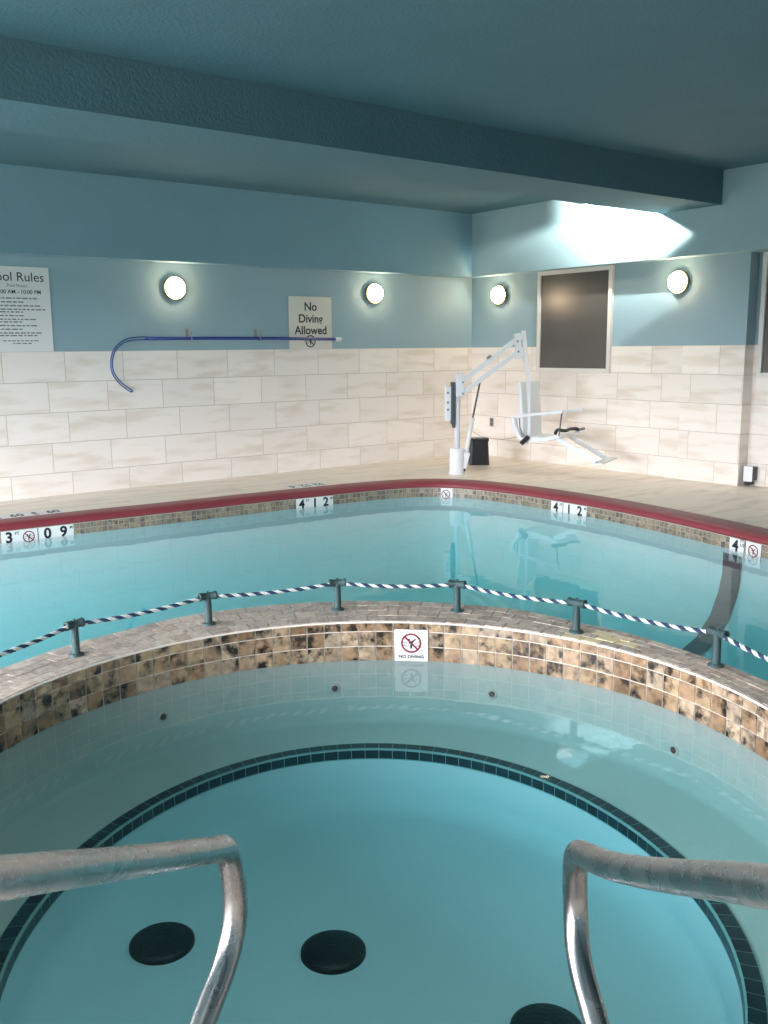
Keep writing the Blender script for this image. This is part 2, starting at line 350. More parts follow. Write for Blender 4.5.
# near line through the spa centre; the outline is an open path, dam to dam
th_L = math.atan2(-DIR.y, -DIR.x); th_R = math.atan2(DIR.y, DIR.x)
PA = C - DIR*2.3; PB = C + DIR*2.3
P_left0 = C-DIR*5.55
P_right0 = C+DIR*4.0
open_path = [C-DIR*1.8, C-DIR*3.0, C-DIR*5.0] + [Vector(p) for p in far] + [C+DIR*3.4, C+DIR*2.6, C+DIR*1.8]
OUT = chaikin(open_path, 2)
def offset_path(P, d):
    R = []
    for i, p in enumerate(P):
        t = (P[min(i+1, len(P)-1)]-P[max(i-1, 0)]).normalized()
        R.append(p+Vector((t.y, -t.x))*d)      # to the right of travel = inside the pool
    return R
# trim to the rim wall
def trim(P, extra=0.0):
    Q = [p for p in P if (p-C).length > rout(math.atan2(p.y-C.y, p.x-C.x))+extra]
    return Q
OUT_T = trim(OUT, .01)
IN = offset_path(OUT, COP_W)
IN_T = trim(IN, .005)
def arc_between(a0, a1, radf, n, ccw):
    if ccw:
        while a1 < a0: a1 += 2*pi
    else:
        while a1 > a0: a1 -= 2*pi
    return [C+Vector((cos(a0+(a1-a0)*k/n), sin(a0+(a1-a0)*k/n)))*radf(a0+(a1-a0)*k/n) for k in range(n+1)]
def ang(p): return math.atan2(p.y-C.y, p.x-C.x)

def fill_poly(bm, loops, z):
    es = []
    for L in loops:
        vs = [bm.verts.new((p[0], p[1], z)) for p in L]
        es += [bm.edges.new((vs[i], vs[(i+1) % len(vs)])) for i in range(len(vs))]
    bmesh.ops.triangle_fill(bm, edges=es, use_beauty=True)
    for f in bm.faces:
        f.normal_update()
        if f.normal.z < 0: f.normal_flip()

# ------------------------------------------------------------------ setting
# deck floor with the hole for pool and spa
near_arc = arc_between(ang(OUT_T[-1]), ang(OUT_T[0]), lambda a: rout(a)-.02, 60, False)
hole = OUT_T + near_arc
bm = bmesh.new()
fill_poly(bm, [[(ROOM_L-.2, ROOM_N-.2), (.35, ROOM_N-.2), (.35, .0), (.0, .0), (ROOM_L-.2, 0)], hole], 0)
o = struct('floor', bm, T_FLOOR, 'cream marble tile pool deck')
so_ = o.modifiers.new('thick', 'SOLIDIFY'); so_.thickness = .06; so_.offset = -1

def wallbox(name, parts, label=None):
    """parts: list of (box, material)"""
    bm = bmesh.new(); ms = []
    for bx_, m in parts:
        if m not in ms: ms.append(m)
        box(bm, *bx_, mi=ms.index(m))
    return struct(name, bm, ms, label)
TZ = 1.45
wallbox('wall_back', [((ROOM_L-.2, .0, 0, .2, -.05, TZ), T_BACK), ((ROOM_L-.2, .0, .008, .2, TZ, CEIL+.1), PAINT)], 'back wall, blue paint above cream stone tiles')
wallbox('wall_right', [((0, .35, -3.35, .2, -.05, TZ), T_RIGHT), ((.008, .35, -3.35, .2, TZ, CEIL+.1), PAINT)], 'right wall, blue paint above cream stone tiles')
# pilaster-like thicker stretch ending in a step back
wallbox('wall_right_pier', [((-.012, .15, -4.09, -3.35, -.05, TZ), T_PIL), ((-.004, .15, -4.09, -3.35, TZ, CEIL+.1), PAINT)], 'end stretch of right wall before the step back')
wallbox('wall_right_recess', [((.15, .35, ROOM_N-.2, -3.35, -.05, TZ), T_REC), ((.158, .35, ROOM_N-.2, -3.35, TZ, CEIL+.1), PAINT)], 'stepped back stretch of right wall')
# left wall with window openings
parts = [((ROOM_L-.2, ROOM_L, ROOM_N-.2, .0, -.05, WIN_LZ[0]), PAINT), ((ROOM_L-.2, ROOM_L, ROOM_N-.2, .0, WIN_LZ[1], CEIL+.1), PAINT)]
ys = [0.0]+[v for w_ in WIN_L for v in (w_[1], w_[0])]+[ROOM_N-.2]
for i in range(0, len(ys), 2): parts.append(((ROOM_L-.2, ROOM_L, ys[i+1], ys[i], WIN_LZ[0], WIN_LZ[1]), PAINT))
wallbox('wall_left', parts)
wallbox('wall_near', [((ROOM_L-.2, .35, ROOM_N-.2, ROOM_N, -.05, CEIL+.1), PAINT)])
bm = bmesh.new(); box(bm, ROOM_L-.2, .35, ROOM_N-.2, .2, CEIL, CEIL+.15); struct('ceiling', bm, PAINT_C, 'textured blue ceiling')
# the deep beam across the room and the soffits over both walls
BEV = .012
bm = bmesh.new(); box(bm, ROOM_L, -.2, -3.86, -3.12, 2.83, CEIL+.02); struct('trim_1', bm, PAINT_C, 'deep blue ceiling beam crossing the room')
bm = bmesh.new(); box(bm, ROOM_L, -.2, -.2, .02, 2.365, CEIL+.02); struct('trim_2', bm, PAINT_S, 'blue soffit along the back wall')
bm = bmesh.new(); box(bm, -.2, .2, ROOM_N, .02, 2.365, CEIL+.02); struct('trim_3', bm, PAINT_S_LIT, 'blue soffit along the right wall')

def window(name, x, y0, y1, z0, z1, label, fwid=.05):
    """framed obscure window on the right wall, x is the wall face"""
    w = bpy.data.objects.new(name, None); COL.objects.link(w); w['kind'] = 'structure'; w['label'] = label; w.location = (x, (y0+y1)/2, z0)
    cy = (y0+y1)/2; H = z1-z0; hw = (y1-y0)/2
    bm = bmesh.new()
    for b_ in ((-.035, .01, -hw, hw, 0, fwid), (-.035, .01, -hw, hw, H-fwid, H), (-.035, .01, -hw, -hw+fwid, fwid, H-fwid), (-.035, .01, hw-fwid, hw, fwid, H-fwid)): box(bm, *b_)
    obj('window_frame', bm, WHITE_TRIM, w, bevel=.004)
    bm = bmesh.new(); box(bm, -.012, .004, -hw+fwid-.005, hw-fwid+.005, fwid-.005, H-fwid+.005); obj('window_pane', bm, GLASS, w)
window('window_1', 0, -2.38, -1.22, 1.14, 2.365, 'square obscure dark glass window in a white frame')
window('window_2', .15, -5.35, -4.15, 1.12, 2.365, 'dark glass window cut by the right edge, in a white frame')
k = 3
for y0, y1 in WIN_L:
    w = bpy.data.objects.new('window_%d' % k, None); COL.objects.link(w); w['kind'] = 'structure'; w.location = (ROOM_L-.1, (y0+y1)/2, WIN_LZ[0]); k += 1
    bm = bmesh.new(); hw = (y1-y0)/2; H = WIN_LZ[1]-WIN_LZ[0]
    for b_ in ((-.03, .03, -hw, hw, 0, .06), (-.03, .03, -hw, hw, H-.06, H), (-.03, .03, -hw, -hw+.06, .06, H-.06), (-.03, .03, hw-.06, hw, .06, H-.06), (-.03, .03, -.03, .03, .06, H-.06)): box(bm, *b_)
    obj('window_frame', bm, WHITE_TRIM, w)

# ------------------------------------------------------------------ swimming pool
pool = thing('swimming_pool', 'large indoor pool with dark red coping behind the hot tub', 'pool', loc=(-6, -3, 0))
pool_inv = Matrix.Translation((6, 3, 0))
def pobj(name, bm, m, parent, **k):
    bmesh.ops.transform(bm, matrix=parent.matrix_basis.inverted(), verts=bm.verts); return obj(name, bm, m, parent, **k)
POOL_W = -.152; POOL_D = -.95
# coping sweep
prof = [(0, -.03), (0, .004), (.015, .010), (.20, .012), (.245, .006), (.272, -.012), (.282, -.035), (.275, -.055), (.25, -.06)]
bm = bmesh.new(); rings = []
for i, p in enumerate(OUT_T):
    t = (OUT_T[min(i+1, len(OUT_T)-1)]-OUT_T[max(i-1, 0)]).normalized(); n_ = Vector((t.y, -t.x))
    rings.append([bm.verts.new((p.x+n_.x*a, p.y+n_.y*a, z)) for a, z in prof])
for A, B in zip(rings, rings[1:]):
    for k in range(len(prof)-1):
        f = bm.faces.new((A[k], B[k], B[k+1], A[k+1])); f.smooth = True
pobj('coping', bm, DARK_RED, pool)
# basin: inner wall, floor
def offset_closed(P, d):
    n = len(P); R = []
    for i, p in enumerate(P):
        t = (P[(i+1) % n]-P[i-1]).normalized(); R.append(p+Vector((t.y, -t.x))*d)
    return R
basin_loop = IN_T + arc_between(ang(IN_T[-1]), ang(IN_T[0]), rout, 80, True)
bm = bmesh.new()
fill_poly(bm, [basin_loop], POOL_D)
L = basin_loop; n = len(L)
cols = []; LV = ((.75, POOL_D), (.55, -.93), (.32, -.85), (.14, -.70), (.04, -.52), (0, -.38), (0, -.055))
insets = [offset_closed(L, d) if d else L for d, z in LV]
for i in range(n): cols.append([bm.verts.new((insets[j][i].x, insets[j][i].y, LV[j][1])) for j in range(len(LV))])
for i in range(n):
    a, b_ = cols[i], cols[(i+1) % n]
    for j in range(len(LV)-1):
        f = bm.faces.new((a[j], b_[j], b_[j+1], a[j+1])); f.smooth = True
bmesh.ops.remove_doubles(bm, verts=bm.verts, dist=1e-4)
pobj('basin', bm, PLASTER, pool)
# waterline band of small stone tiles: real tiles over grout
def strip_frames(P):
    S = [0]
    for a, b_ in zip(P, P[1:]): S.append(S[-1]+(b_-a).length)
    def at(s):
        for i in range(len(P)-1):
            if S[i+1] >= s or i == len(P)-2:
                t = (s-S[i])/(S[i+1]-S[i]); d = (P[i+1]-P[i]).normalized(); return P[i]+(P[i+1]-P[i])*t, Vector((d.y, -d.x))
    return S, at
S_in, at_in = strip_frames(IN_T)
LEN = S_in[-1]
bm = bmesh.new()
for i in range(len(IN_T)-1):
    q = []
    for p, s in ((IN_T[i], S_in[i]), (IN_T[i+1], S_in[i+1])):
        _, n_ = at_in(min(s+.001, LEN-.001)); q.append(p+n_*.003)
    f = bm.faces.new([bm.verts.new((q[0].x, q[0].y, -.155)), bm.verts.new((q[1].x, q[1].y, -.155)), bm.verts.new((q[1].x, q[1].y, -.052)), bm.verts.new((q[0].x, q[0].y, -.052))])
pobj('band_grout', bm, simple('band_grout', s2l(186, 176, 160), .7, var=.1), pool)
bm = bmesh.new(); TW = .05; s = 0
while s < LEN-TW:
    a, na = at_in(s+.002); b_, nb = at_in(s+TW-.002)
    for z0, z1 in ((-.103, -.058), (-.152, -.107)):
        P0 = [(a+na*.006), (b_+nb*.006)]
        bm.faces.new([bm.verts.new((P0[0].x, P0[0].y, z0)), bm.verts.new((P0[1].x, P0[1].y, z0)), bm.verts.new((P0[1].x, P0[1].y, z1)), bm.verts.new((P0[0].x, P0[0].y, z1))])
    s += TW
pobj('waterline_tile_band', bm, BAND_TILE, pool)
# dark slope stripe: down the right wall and across the floor
def wall_x(y):
    c = [p for p in IN_T if p.x > -4]
    for a, b_ in zip(c, c[1:]):
        if a.y >= y >= b_.y: return a.x+(b_.x-a.x)*(a.y-y)/(a.y-b_.y+1e-9)
    return c[-1].x
st = [(.0, -.20), (.0, -.38), (.04, -.52), (.14, -.70), (.32, -.85), (.55, -.93), (.75, POOL_D), (1.2, POOL_D), (2.2, POOL_D), (3.1, POOL_D)]
yc = [0, 0, 0, 0, 0, .0, -.02, -.06, -.30, -.6]
sd = [Vector((a, b_, c)) for (a, b_), c in zip(st, yc)]
def dense(P, k=4):
    R = []
    for a, b_ in zip(P, P[1:]): R += [a.lerp(b_, q/k) for q in range(k)]
    return R+[P[-1]]
bm = bmesh.new(); prev = None
for q in dense(sd):
    cur = []
    for dy in (-.09, -.03, .03, .09):
        y = -5.42+q.z+dy; cur.append(bm.verts.new((wall_x(-5.42+dy)-q.x-.018, y, q.y+.012)))
    if prev:
        for a in range(3): bm.faces.new((prev[a], prev[a+1], cur[a+1], cur[a]))
    prev = cur
def lerp_path(P, k=6):
    P = [Vector(p) for p in P]; R = []
    for i in range(len(P)-1):
        p0, p1, p2, p3 = P[max(i-1, 0)], P[i], P[i+1], P[min(i+2, len(P)-1)]
        for j in range(k):
            t = j/k; R.append(.5*((2*p1)+(p2-p0)*t+(2*p0-5*p1+4*p2-p3)*t*t+(3*p1-p0-3*p2+p3)*t**3))
    R.append(P[-1]); return R
pobj('slope_stripe', bm, STRIPE, pool)
# water
wl = offset_closed(basin_loop, -.012)
bm = bmesh.new(); fill_poly(bm, [wl], POOL_W)
top = list(bm.faces); r_ = bmesh.ops.extrude_face_region(bm, geom=top)
bmesh.ops.translate(bm, verts=[v for v in r_['geom'] if isinstance(v, bmesh.types.BMVert)], vec=(0, 0, POOL_D-.02-POOL_W))
pw = obj('pool_water', bm, WATER_POOL); tag(pw, 'clear turquoise water filling the large pool', 'water', kind='stuff')

# depth markers on the waterline band
def closest_s(x, y):
    best = (9e9, 0)
    for i in range(int(LEN/.01)):
        s = i*.01; p, _ = at_in(s); d = (p.x-x)**2+(p.y-y)**2
        if d < best[0]: best = (d, s)
    return best[1]
def marker_plate(parent, w, h):
    bm = bmesh.new(); box(bm, -w/2, w/2, -h/2, h/2, 0, .003); return obj('tile_face', bm, SIGN_WHITE, parent)
def band_marker(name, x, y, label, kind, group='pool edge depth markers'):
    s = closest_s(x, y); p, n_ = at_in(s); right = Vector((n_.y, -n_.x, 0))   # seen from the pool
    right = Vector((0, 0, 1)).cross(Vector((n_.x, n_.y, 0)))
    M = frame_M((p.x+n_.x*.007, p.y+n_.y*.007, -.128), right, (0, 0, 1))
    t = thing(name, label, 'pool marker', M, group)
    marker_plate(t, .149, .142)
    if kind == 'no': no_diving(t, 0, .006, .05, MAROON, .003)
    else:
        main, sup = kind
        text_obj('numeral', main, .125, BLACK, t, -.012 if sup else 0, .012, .0035, bold=.004)
        if sup: text_obj('unit_lettering', sup, .034, BLACK, t, .055, .045, .0035, bold=.0008)
    return t
mk = [(-6.587, -1.336, 'white depth tile reading 3 FT on the pool edge at far left', ('3', 'FT')),
      (-6.433, -1.353, 'white no diving tile between the 3 FT and 0 tiles at far left', 'no'),
      (-6.28, -1.369, 'white depth tile reading 0 beside the far left no diving tile', ('0', '')),
      (-6.124, -1.383, 'white depth tile reading 9 M, rightmost of the far left row', ('9', 'M')),
      (-3.742, -1.519, 'white depth tile reading 4 FT in the back row by the curved corner', ('4', 'FT')),
      (-3.598, -1.54, 'white depth tile reading 1 in the back row by the curved corner', ('1', '')),
      (-3.459, -1.571, 'white depth tile reading 2 M in the back row by the curved corner', ('2', 'M')),
      (-2.168, -1.946, 'white no diving tile at the curved corner in front of the pool lift', 'no'),
      (-1.908, -3.324, 'white depth tile reading 4 FT on the right pool edge under the lift seat', ('4', 'FT')),
      (-1.91, -3.478, 'white depth tile reading 1 on the right pool edge beyond the lift seat', ('1', '')),
      (-1.913, -3.628, 'white depth tile reading 2 M on the right pool edge beyond the lift seat', ('2', 'M')),
      (-2.085, -5.48, 'white depth tile reading 4 and a half FT near the right frame edge', ('4', 'FT\n1/2')),
      (-2.103, -5.645, 'white no diving tile at the right frame edge', 'no')]
for x, y, lb, kd in mk: band_marker('no_diving_tile' if kd == 'no' else 'depth_tile', x, y, lb, kd)
# markers let into the deck, to be read from the deck side
def deck_marker(x, y, txt, label, rot):
    M = Matrix.Translation((x, y, .001)) @ Matrix.Rotation(rot, 4, 'Z')
    t = thing('deck_depth_tile', label, 'deck marker', M, 'depth tiles set in the deck')
    bm = bmesh.new(); box(bm, -.076, .076, -.11, .11, 0, .003); obj('tile_face', bm, SIGN_WHITE, t)
    text_obj('numeral', txt, .20 if len(txt) == 1 else .19, BLACK, t, 0, 0, .0035, rotz=pi, bold=.004, sx=.62)
for i, (x, txt) in enumerate(((-6.57, '3'), (-6.41, '09'), (-6.25, '3'), (-6.09, '09'))):
    deck_marker(x, -.94-i*.004, txt, ['deck tile reading 3 on the deck at the left frame edge', 'left of the two deck tiles reading 09 behind the red coping',
                'deck tile reading 3 between the two deck tiles reading 09', 'right of the two deck tiles reading 09 behind the red coping'][i], -.03)
for i, (x, txt) in enumerate(((-3.6, '4'), (-3.44, '12'), (-3.28, '12'))):
    deck_marker(x, -1.09-i*.012, txt, ['deck tile reading 4, behind the coping at the back depth markers', 'deck tile reading 12 in the middle of the back deck row',
                'deck tile reading 12, rightmost of the back deck row'][i], -.07)

# ------------------------------------------------------------------ hot tub
tub = thing('hot_tub', 'round sunken hot tub in the foreground with tan stone tile rim', 'hot tub', loc=(C.x, C.y, 0))
SPA_W = -.15
bm = bmesh.new()
def rtrim(a):
    return 1.3157-.042-0.0493*cos(a)-0.0536*sin(a)-0.0205*cos(2*a)+0.0652*sin(2*a)-0.0162*cos(3*a)-0.0013*sin(3*a)
def ring_surface(bm, prof, n=150):
    rings = []
    for off, z, rel in prof:
        if off == 0 and not rel: rings.append([bm.verts.new((0, 0, z))]); continue
        rings.append([bm.verts.new((cos(a)*((rtrim(a) if rel else 0)+off), sin(a)*((rtrim(a) if rel else 0)+off), z)) for a in [2*pi*k/n for k in range(n)]])
    for A, B in zip(rings, rings[1:]):
        for k in range(n):
            k2 = (k+1) % n
            f = bm.faces.new((A[k], A[k2], B[0])) if len(B) == 1 else bm.faces.new((A[k], A[k2], B[k2], B[k])); f.smooth = True
ring_surface(bm, [(SP_R, -.153, 0), (SP_R, -.46, 0), (SP_R-.03, -.495, 0), (-.012, -.50, 1), (-.015, -.505, 1)])
obj('basin', bm, SPA_PLASTER, tub, recalc=False)
bm = bmesh.new(); ring_surface(bm, [(-.015, -.505, 1), (-.018, -.70, 1), (-.05, -.77, 1), (-.13, -.80, 1), (0, -.80, 0)])
obj('footwell', bm, SPA_FLOOR, tub, recalc=False)
# rim wall body
bm = bmesh.new(); n = 144
rg = []
for k in range(n):
    th = 2*pi*k/n; ro = rout(th)-.003
    rg.append([bm.verts.new((cos(th)*q, sin(th)*q, z)) for q, z in ((SP_R+.002, -.3), (SP_R+.002, RIM_Z-.008), (ro, RIM_Z-.008), (ro, -.98), )])
for k in range(n):
    A, B = rg[k], rg[(k+1) % n]
    for j in range(3): bm.faces.new((A[j], B[j], B[j+1], A[j+1]))
obj('rim_wall', bm, GROUT, tub)
# face tiles on inner side
NT = 112; bm = bmesh.new(); g = .0048
def quad_tile(bm, pts, bulge=0):
    bm.faces.new([bm.verts.new(p) for p in pts])
for k in range(NT):
    a0 = 2*pi*(k+.33)/NT; a1 = a0+2*pi/NT; gg = g/SP_R
    for z0, z1 in ((-.151, -.078), (-.073, .002), (.007, .048)):
        R_ = SP_R-.004
        A0, A1 = a0+gg*.6, a1-gg*.6
        # a thin slab with bevelled look
        v = [(R_*cos(A), R_*sin(A), z) for A, z in ((A0, z0), (A0, z1), (A1, z1), (A1, z0))]
        quad_tile(bm, v)
# reorder faces to look inwards
obj('face_tiles', bm, FACE_TILE, tub, recalc=False)
# rounded nosing strip (pale grout line) between top bricks and face
bm = bmesh.new()
tube(bm, [(cos(2*pi*k/120)*(SP_R+.002), sin(2*pi*k/120)*(SP_R+.002), RIM_Z-.008) for k in range(120)], .0055, 8, closed=True)
obj('rim_edge_grout', bm, GROUT, tub)
# bricks on the rim top: 4 running rows
random.seed(4)
bmA = bmesh.new(); bmB = bmesh.new(); NB = 100
for row in range(4):
    for k in range(NB):
        a0 = 2*pi*(k+(row % 2)*.5)/NB; a1 = a0+2*pi/NB
        am = (a0+a1)/2
        for aa, ab in ((a0, am), (am, a1)):
            pass
        w0 = [(SP_R+.008+(rout(a)-SP_R-.006)*(row/4)+.003) for a in (a0, a1)]
        w1 = [(SP_R+.008+(rout(a)-SP_R-.006)*((row+1)/4)-.003) for a in (a0, a1)]
        gg = .003/1.75
        z = RIM_Z-.0015+random.uniform(-.0008, .0012)
        deg = (math.degrees(am)+180) % 360-180
        pale = (7 < deg < 13.5 and row in (1, 2)) or (9 < deg < 19 and row == 0)  # a few bricks set to a paler cream
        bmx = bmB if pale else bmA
        nseg = 2; up = []; lo = []
        for q in range(nseg+1):
            a = a0+gg+(a1-a0-2*gg)*q/nseg
            ri = w0[0]+(w0[1]-w0[0])*q/nseg; ro = w1[0]+(w1[1]-w1[0])*q/nseg
            up.append((bmx.verts.new((cos(a)*ri, sin(a)*ri, z)), bmx.verts.new((cos(a)*ro, sin(a)*ro, z))))
            lo.append((bmx.verts.new((cos(a)*ri, sin(a)*ri, z-.012)), bmx.verts.new((cos(a)*ro, sin(a)*ro, z-.012))))
        for q in range(nseg):
            bmx.faces.new((up[q][0], up[q][1], up[q+1][1], up[q+1][0]))
            bmx.faces.new((lo[q][0], up[q][0], up[q+1][0], lo[q+1][0])); bmx.faces.new((up[q][1], lo[q][1], lo[q+1][1], up[q+1][1]))
        bmx.faces.new((lo[0][1], up[0][1], up[0][0], lo[0][0])); bmx.faces.new((up[-1][0], up[-1][1], lo[-1][1], lo[-1][0]))
obj('rim_bricks', bmA, RIM_BRICK, tub)
tag(obj('pale_rim_bricks', bmB, PALE_BRICK, tub), 'paler cream bricks in the rim')
# dark trim on the bench edge: two rows of small tiles
ND = 118; bm = bmesh.new()
for k in range(ND):
    a0 = 2*pi*k/ND+.0012*1.3; a1 = 2*pi*(k+1)/ND-.0012*1.3
    quad_tile(bm, [(cos(a)*(rtrim(a)+r1), sin(a)*(rtrim(a)+r1), -.4955) for a, r1 in ((a0, -.012), (a0, .042), (a1, .042), (a1, -.012))])
    quad_tile(bm, [(cos(a)*(rtrim(a)-.021), sin(a)*(rtrim(a)-.021), z) for a, z in ((a0, -.546), (a0, -.504), (a1, -.504), (a1, -.546))])
obj('bench_edge_tiles', bm, DARK_TILE, tub, recalc=False)
bm = bmesh.new(); ring_surface(bm, [(-.0195, -.552, 1), (-.019, -.4995, 1), (.048, -.4975, 1)], 236)
obj('bench_edge_grout', bm, simple('teal_grout', s2l(120, 160, 160), .7, var=.05), tub, recalc=False)
# water of the spa
bm = bmesh.new(); lathe(bm, [(0, SPA_W), (SP_R+.001, SPA_W), (SP_R+.001, -.82), (0, -.82)], 128, smooth=False)
sw = obj('hot_tub_water', bm, WATER_SPA, loc=(C.x, C.y, 0)); tag(sw, 'calm teal water filling the round hot tub', 'water', kind='stuff')
# jets
for i, (th, z, lb) in enumerate(((92.9, -.30, 'wall jet under water, leftmost of the hot tub jets'), (60.3, -.30, 'wall jet under water left of the no diving sign'),
                              (30.5, -.30, 'wall jet under water right of the no diving sign'), (-4.8, -.33, 'wall jet under water, rightmost of the hot tub jets'))):
    a = radians(th); nrm = Vector((-cos(a), -sin(a), 0)); R_ = SP_R
    M = frame_M((C.x+cos(a)*R_, C.y+sin(a)*R_, z), Vector((0, 0, 1)).cross(nrm), (0, 0, 1))
    t = thing('hot_tub_jet', lb, 'jet', M, 'hot tub wall jets')
    bm = bmesh.new(); lathe(bm, [(.026, 0), (.026, .004), (.022, .007), (.016, .006), (.016, .002)], 20); obj('jet_ring', bm, SPA_PLASTER, t)
    bm = bmesh.new(); lathe(bm, [(.016, .001), (.016, .006), (.008, .014), (0, .014)], 16); obj('jet_nozzle', bm, BLACK_PL, t)
# drains
for i, (x, y, lb) in enumerate(((-7.48, -6.37, 'round black drain cover on the hot tub floor, left one'), (-6.99, -6.82, 'round black drain cover on the hot tub floor, middle one'), (-6.66, -7.60, 'round black drain cover cut by the bottom edge of the photo'))):
    t = thing('drain_cover', lb, 'drain', Matrix.Translation((x, y, -.80)), 'hot tub floor drains')
    bm = bmesh.new(); lathe(bm, [(.124, .0), (.123, .014), (.108, .024), (.05, .029), (0, .030)], 36); obj('drain_dome', bm, DRAIN_BLACK, t)
    bm = bmesh.new(); lathe(bm, [(.016, .029), (.014, .031), (0, .0315)], 20); obj('drain_screw', bm, DRAIN_BLACK, t)
# no diving sign on the spa face
a = radians(45.8); nrm = Vector((-cos(a), -sin(a), 0)); R_ = SP_R-.009
M = frame_M((C.x+cos(a)*R_, C.y+sin(a)*R_, -.068), Vector((0, 0, 1)).cross(nrm), (0, 0, 1))
t = thing('no_diving_sign', 'square white NO DIVING plate on the tan tiled hot tub rim', 'sign', M)
bm = bmesh.new(); box(bm, -.087, .087, -.084, .086, 0, .004); obj('sign_plate', bm, SIGN_WHITE, t, bevel=.001)
no_diving(t, 0, .014, .053, MAROON, .004)
text_obj('lettering', 'NO DIVING', .022, BLACK, t, 0, -.060, .0045, sx=1.15, bold=.0006)

# ------------------------------------------------------------------ rope posts and rope
posts = [(76, 104.4, 1.763), (209, 81.3, 1.783), (338, 59.0, 1.825), (457, 38.6, 1.817), (574, 16.6, 1.70), (718, -7.5, 1.745)]
pl = ['short patina bronze rope post on the rim, leftmost of the six', 'second rope post from the left on the hot tub rim', 'third rope post from the left, left of the no diving sign',
      'fourth rope post from the left, right of the no diving sign', 'fifth rope post from the left, beside the pale cream bricks', 'short patina bronze rope post on the rim, rightmost of the six']
PH = .148
tops = []
def post_xy(th, r_): a = radians(th); return Vector((C.x+cos(a)*r_, C.y+sin(a)*r_, RIM_Z))
allp = [(None, 128, 1.76)]+posts+[(None, -30, 1.74)]
for i, (px, th, r_) in enumerate(posts):
    p = post_xy(th, r_); q0 = post_xy(allp[i][1], allp[i][2]); q1 = post_xy(allp[i+2][1], allp[i+2][2]); d = (q1-q0).normalized()
    M = frame_M(p, d, Vector((0, 0, 1)).cross(d) if False else (-d.y, d.x, 0))
    t = thing('rope_post', pl[i], 'post', M, 'rope posts on the hot tub rim')
    bm = bmesh.new(); lathe(bm, [(.036, -.002), (.036, .006), (.024, .010), (.019, .014), (.0175, PH-.02), (.020, PH-.012), (.020, PH-.002), (0, PH-.002)], 20); obj('stanchion', bm, PATINA, t)
    bm = bmesh.new()   # T-shaped sleeve with end collars
    Mx = Matrix.Translation((0, 0, PH)) @ Matrix.Rotation(pi/2, 4, 'Y')
    lathe(bm, [(.013, -.046), (.022, -.046), (.022, -.036), (.0195, -.034), (.0195, .034), (.022, .036), (.022, .046), (.013, .046), (.013, -.046)], 20, Mx)
    lathe(bm, [(.006, PH+.018), (.006, PH+.026), (0, PH+.027)], 10)
    obj('rope_sleeve', bm, PATINA, t)
bm = bmesh.new(); dense = []
ctr = [post_xy(th, r_)+Vector((0, 0, PH)) for _, th, r_ in allp]
for A, B in zip(ctr, ctr[1:]):
    Ls = (B-A).length; n = int(Ls/.006)
    for k in range(n):
        t_ = k/n; p = A.lerp(B, t_); p.z -= .016*4*t_*(1-t_)*1.0; dense.append(p)
dense.append(ctr[-1])
acc = 0; strands = [[], [], [], []]; T0 = None; prevn = None
for i, p in enumerate(dense):
    if i: acc += (p-dense[i-1]).length
    t = (dense[min(i+1, len(dense)-1)]-dense[max(i-1, 0)]).normalized()
    nn = Vector((0, 0, 1)); nn = (nn-t*nn.dot(t)).normalized(); bb = t.cross(nn)
    for s in range(4):
        a = acc*2*pi/.075+s*pi/2
        strands[s].append(p+(nn*cos(a)+bb*sin(a))*.0055)
for s in range(4): tube(bm, strands[s], .0055, 6, mi=0 if s < 2 else 1)
tag(obj('barrier_rope', bm, [ROPE_W, ROPE_B]), 'twisted navy and white rope strung through the rim posts', 'rope')

# ------------------------------------------------------------------ handrails
def arc_smooth(P, it=3): return [Vector(v) for v in chaikin([Vector(p) for p in P], it)]
def handrail(pts, label):
    base = Vector((pts[0][0], pts[0][1], 0))
    t = thing('handrail', label, 'handrail', Matrix.Translation(base), 'hot tub entry handrails')
    bm = bmesh.new(); tube(bm, [p-base for p in arc_smooth(pts)], .0230, 24); obj('rail_tube', bm, STEEL, t)
    for q, z in ((pts[0], 0), (pts[-1], RIM_Z)):
        bm = bmesh.new(); lathe(bm, [(.055, 0), (.055, .006), (.040, .016), (.026, .020), (.0235, .020)], 24, Matrix.Translation((q[0]-base.x, q[1]-base.y, z))); obj('floor_flange', bm, STEEL, t)
handrail([(-8.92, -8.86, 0), (-8.92, -8.86, .55), (-8.92, -8.86, 1.02), (-8.80, -8.76, 1.10), (-8.52, -8.51, .915), (-8.31, -8.28, .744), (-8.16, -8.15, .644), (-8.07, -8.075, .584), (-8.03, -8.04, .562), (-8.012, -8.028, .52), (-8.00, -8.02, .41), (-8.035, -8.04, .33), (-8.12, -8.095, .268), (-8.20, -8.16, .21), (-8.26, -8.21, .12), (-8.265, -8.215, RIM_Z)],
         'steel handrail entering from the left frame edge over the hot tub')
handrail([(-8.14, -9.40, 0), (-8.14, -9.40, .55), (-8.14, -9.40, 1.0), (-8.06, -9.26, 1.06), (-7.89, -9.0, .902), (-7.73, -8.765, .738), (-7.61, -8.575, .618), (-7.552, -8.478, .572), (-7.525, -8.435, .55), (-7.505, -8.413, .505), (-7.487, -8.402, .41), (-7.52, -8.44, .33), (-7.56, -8.52, .27), (-7.62, -8.62, .2), (-7.66, -8.68, .12), (-7.665, -8.69, RIM_Z)],
         'steel handrail entering from the right frame edge over the hot tub')

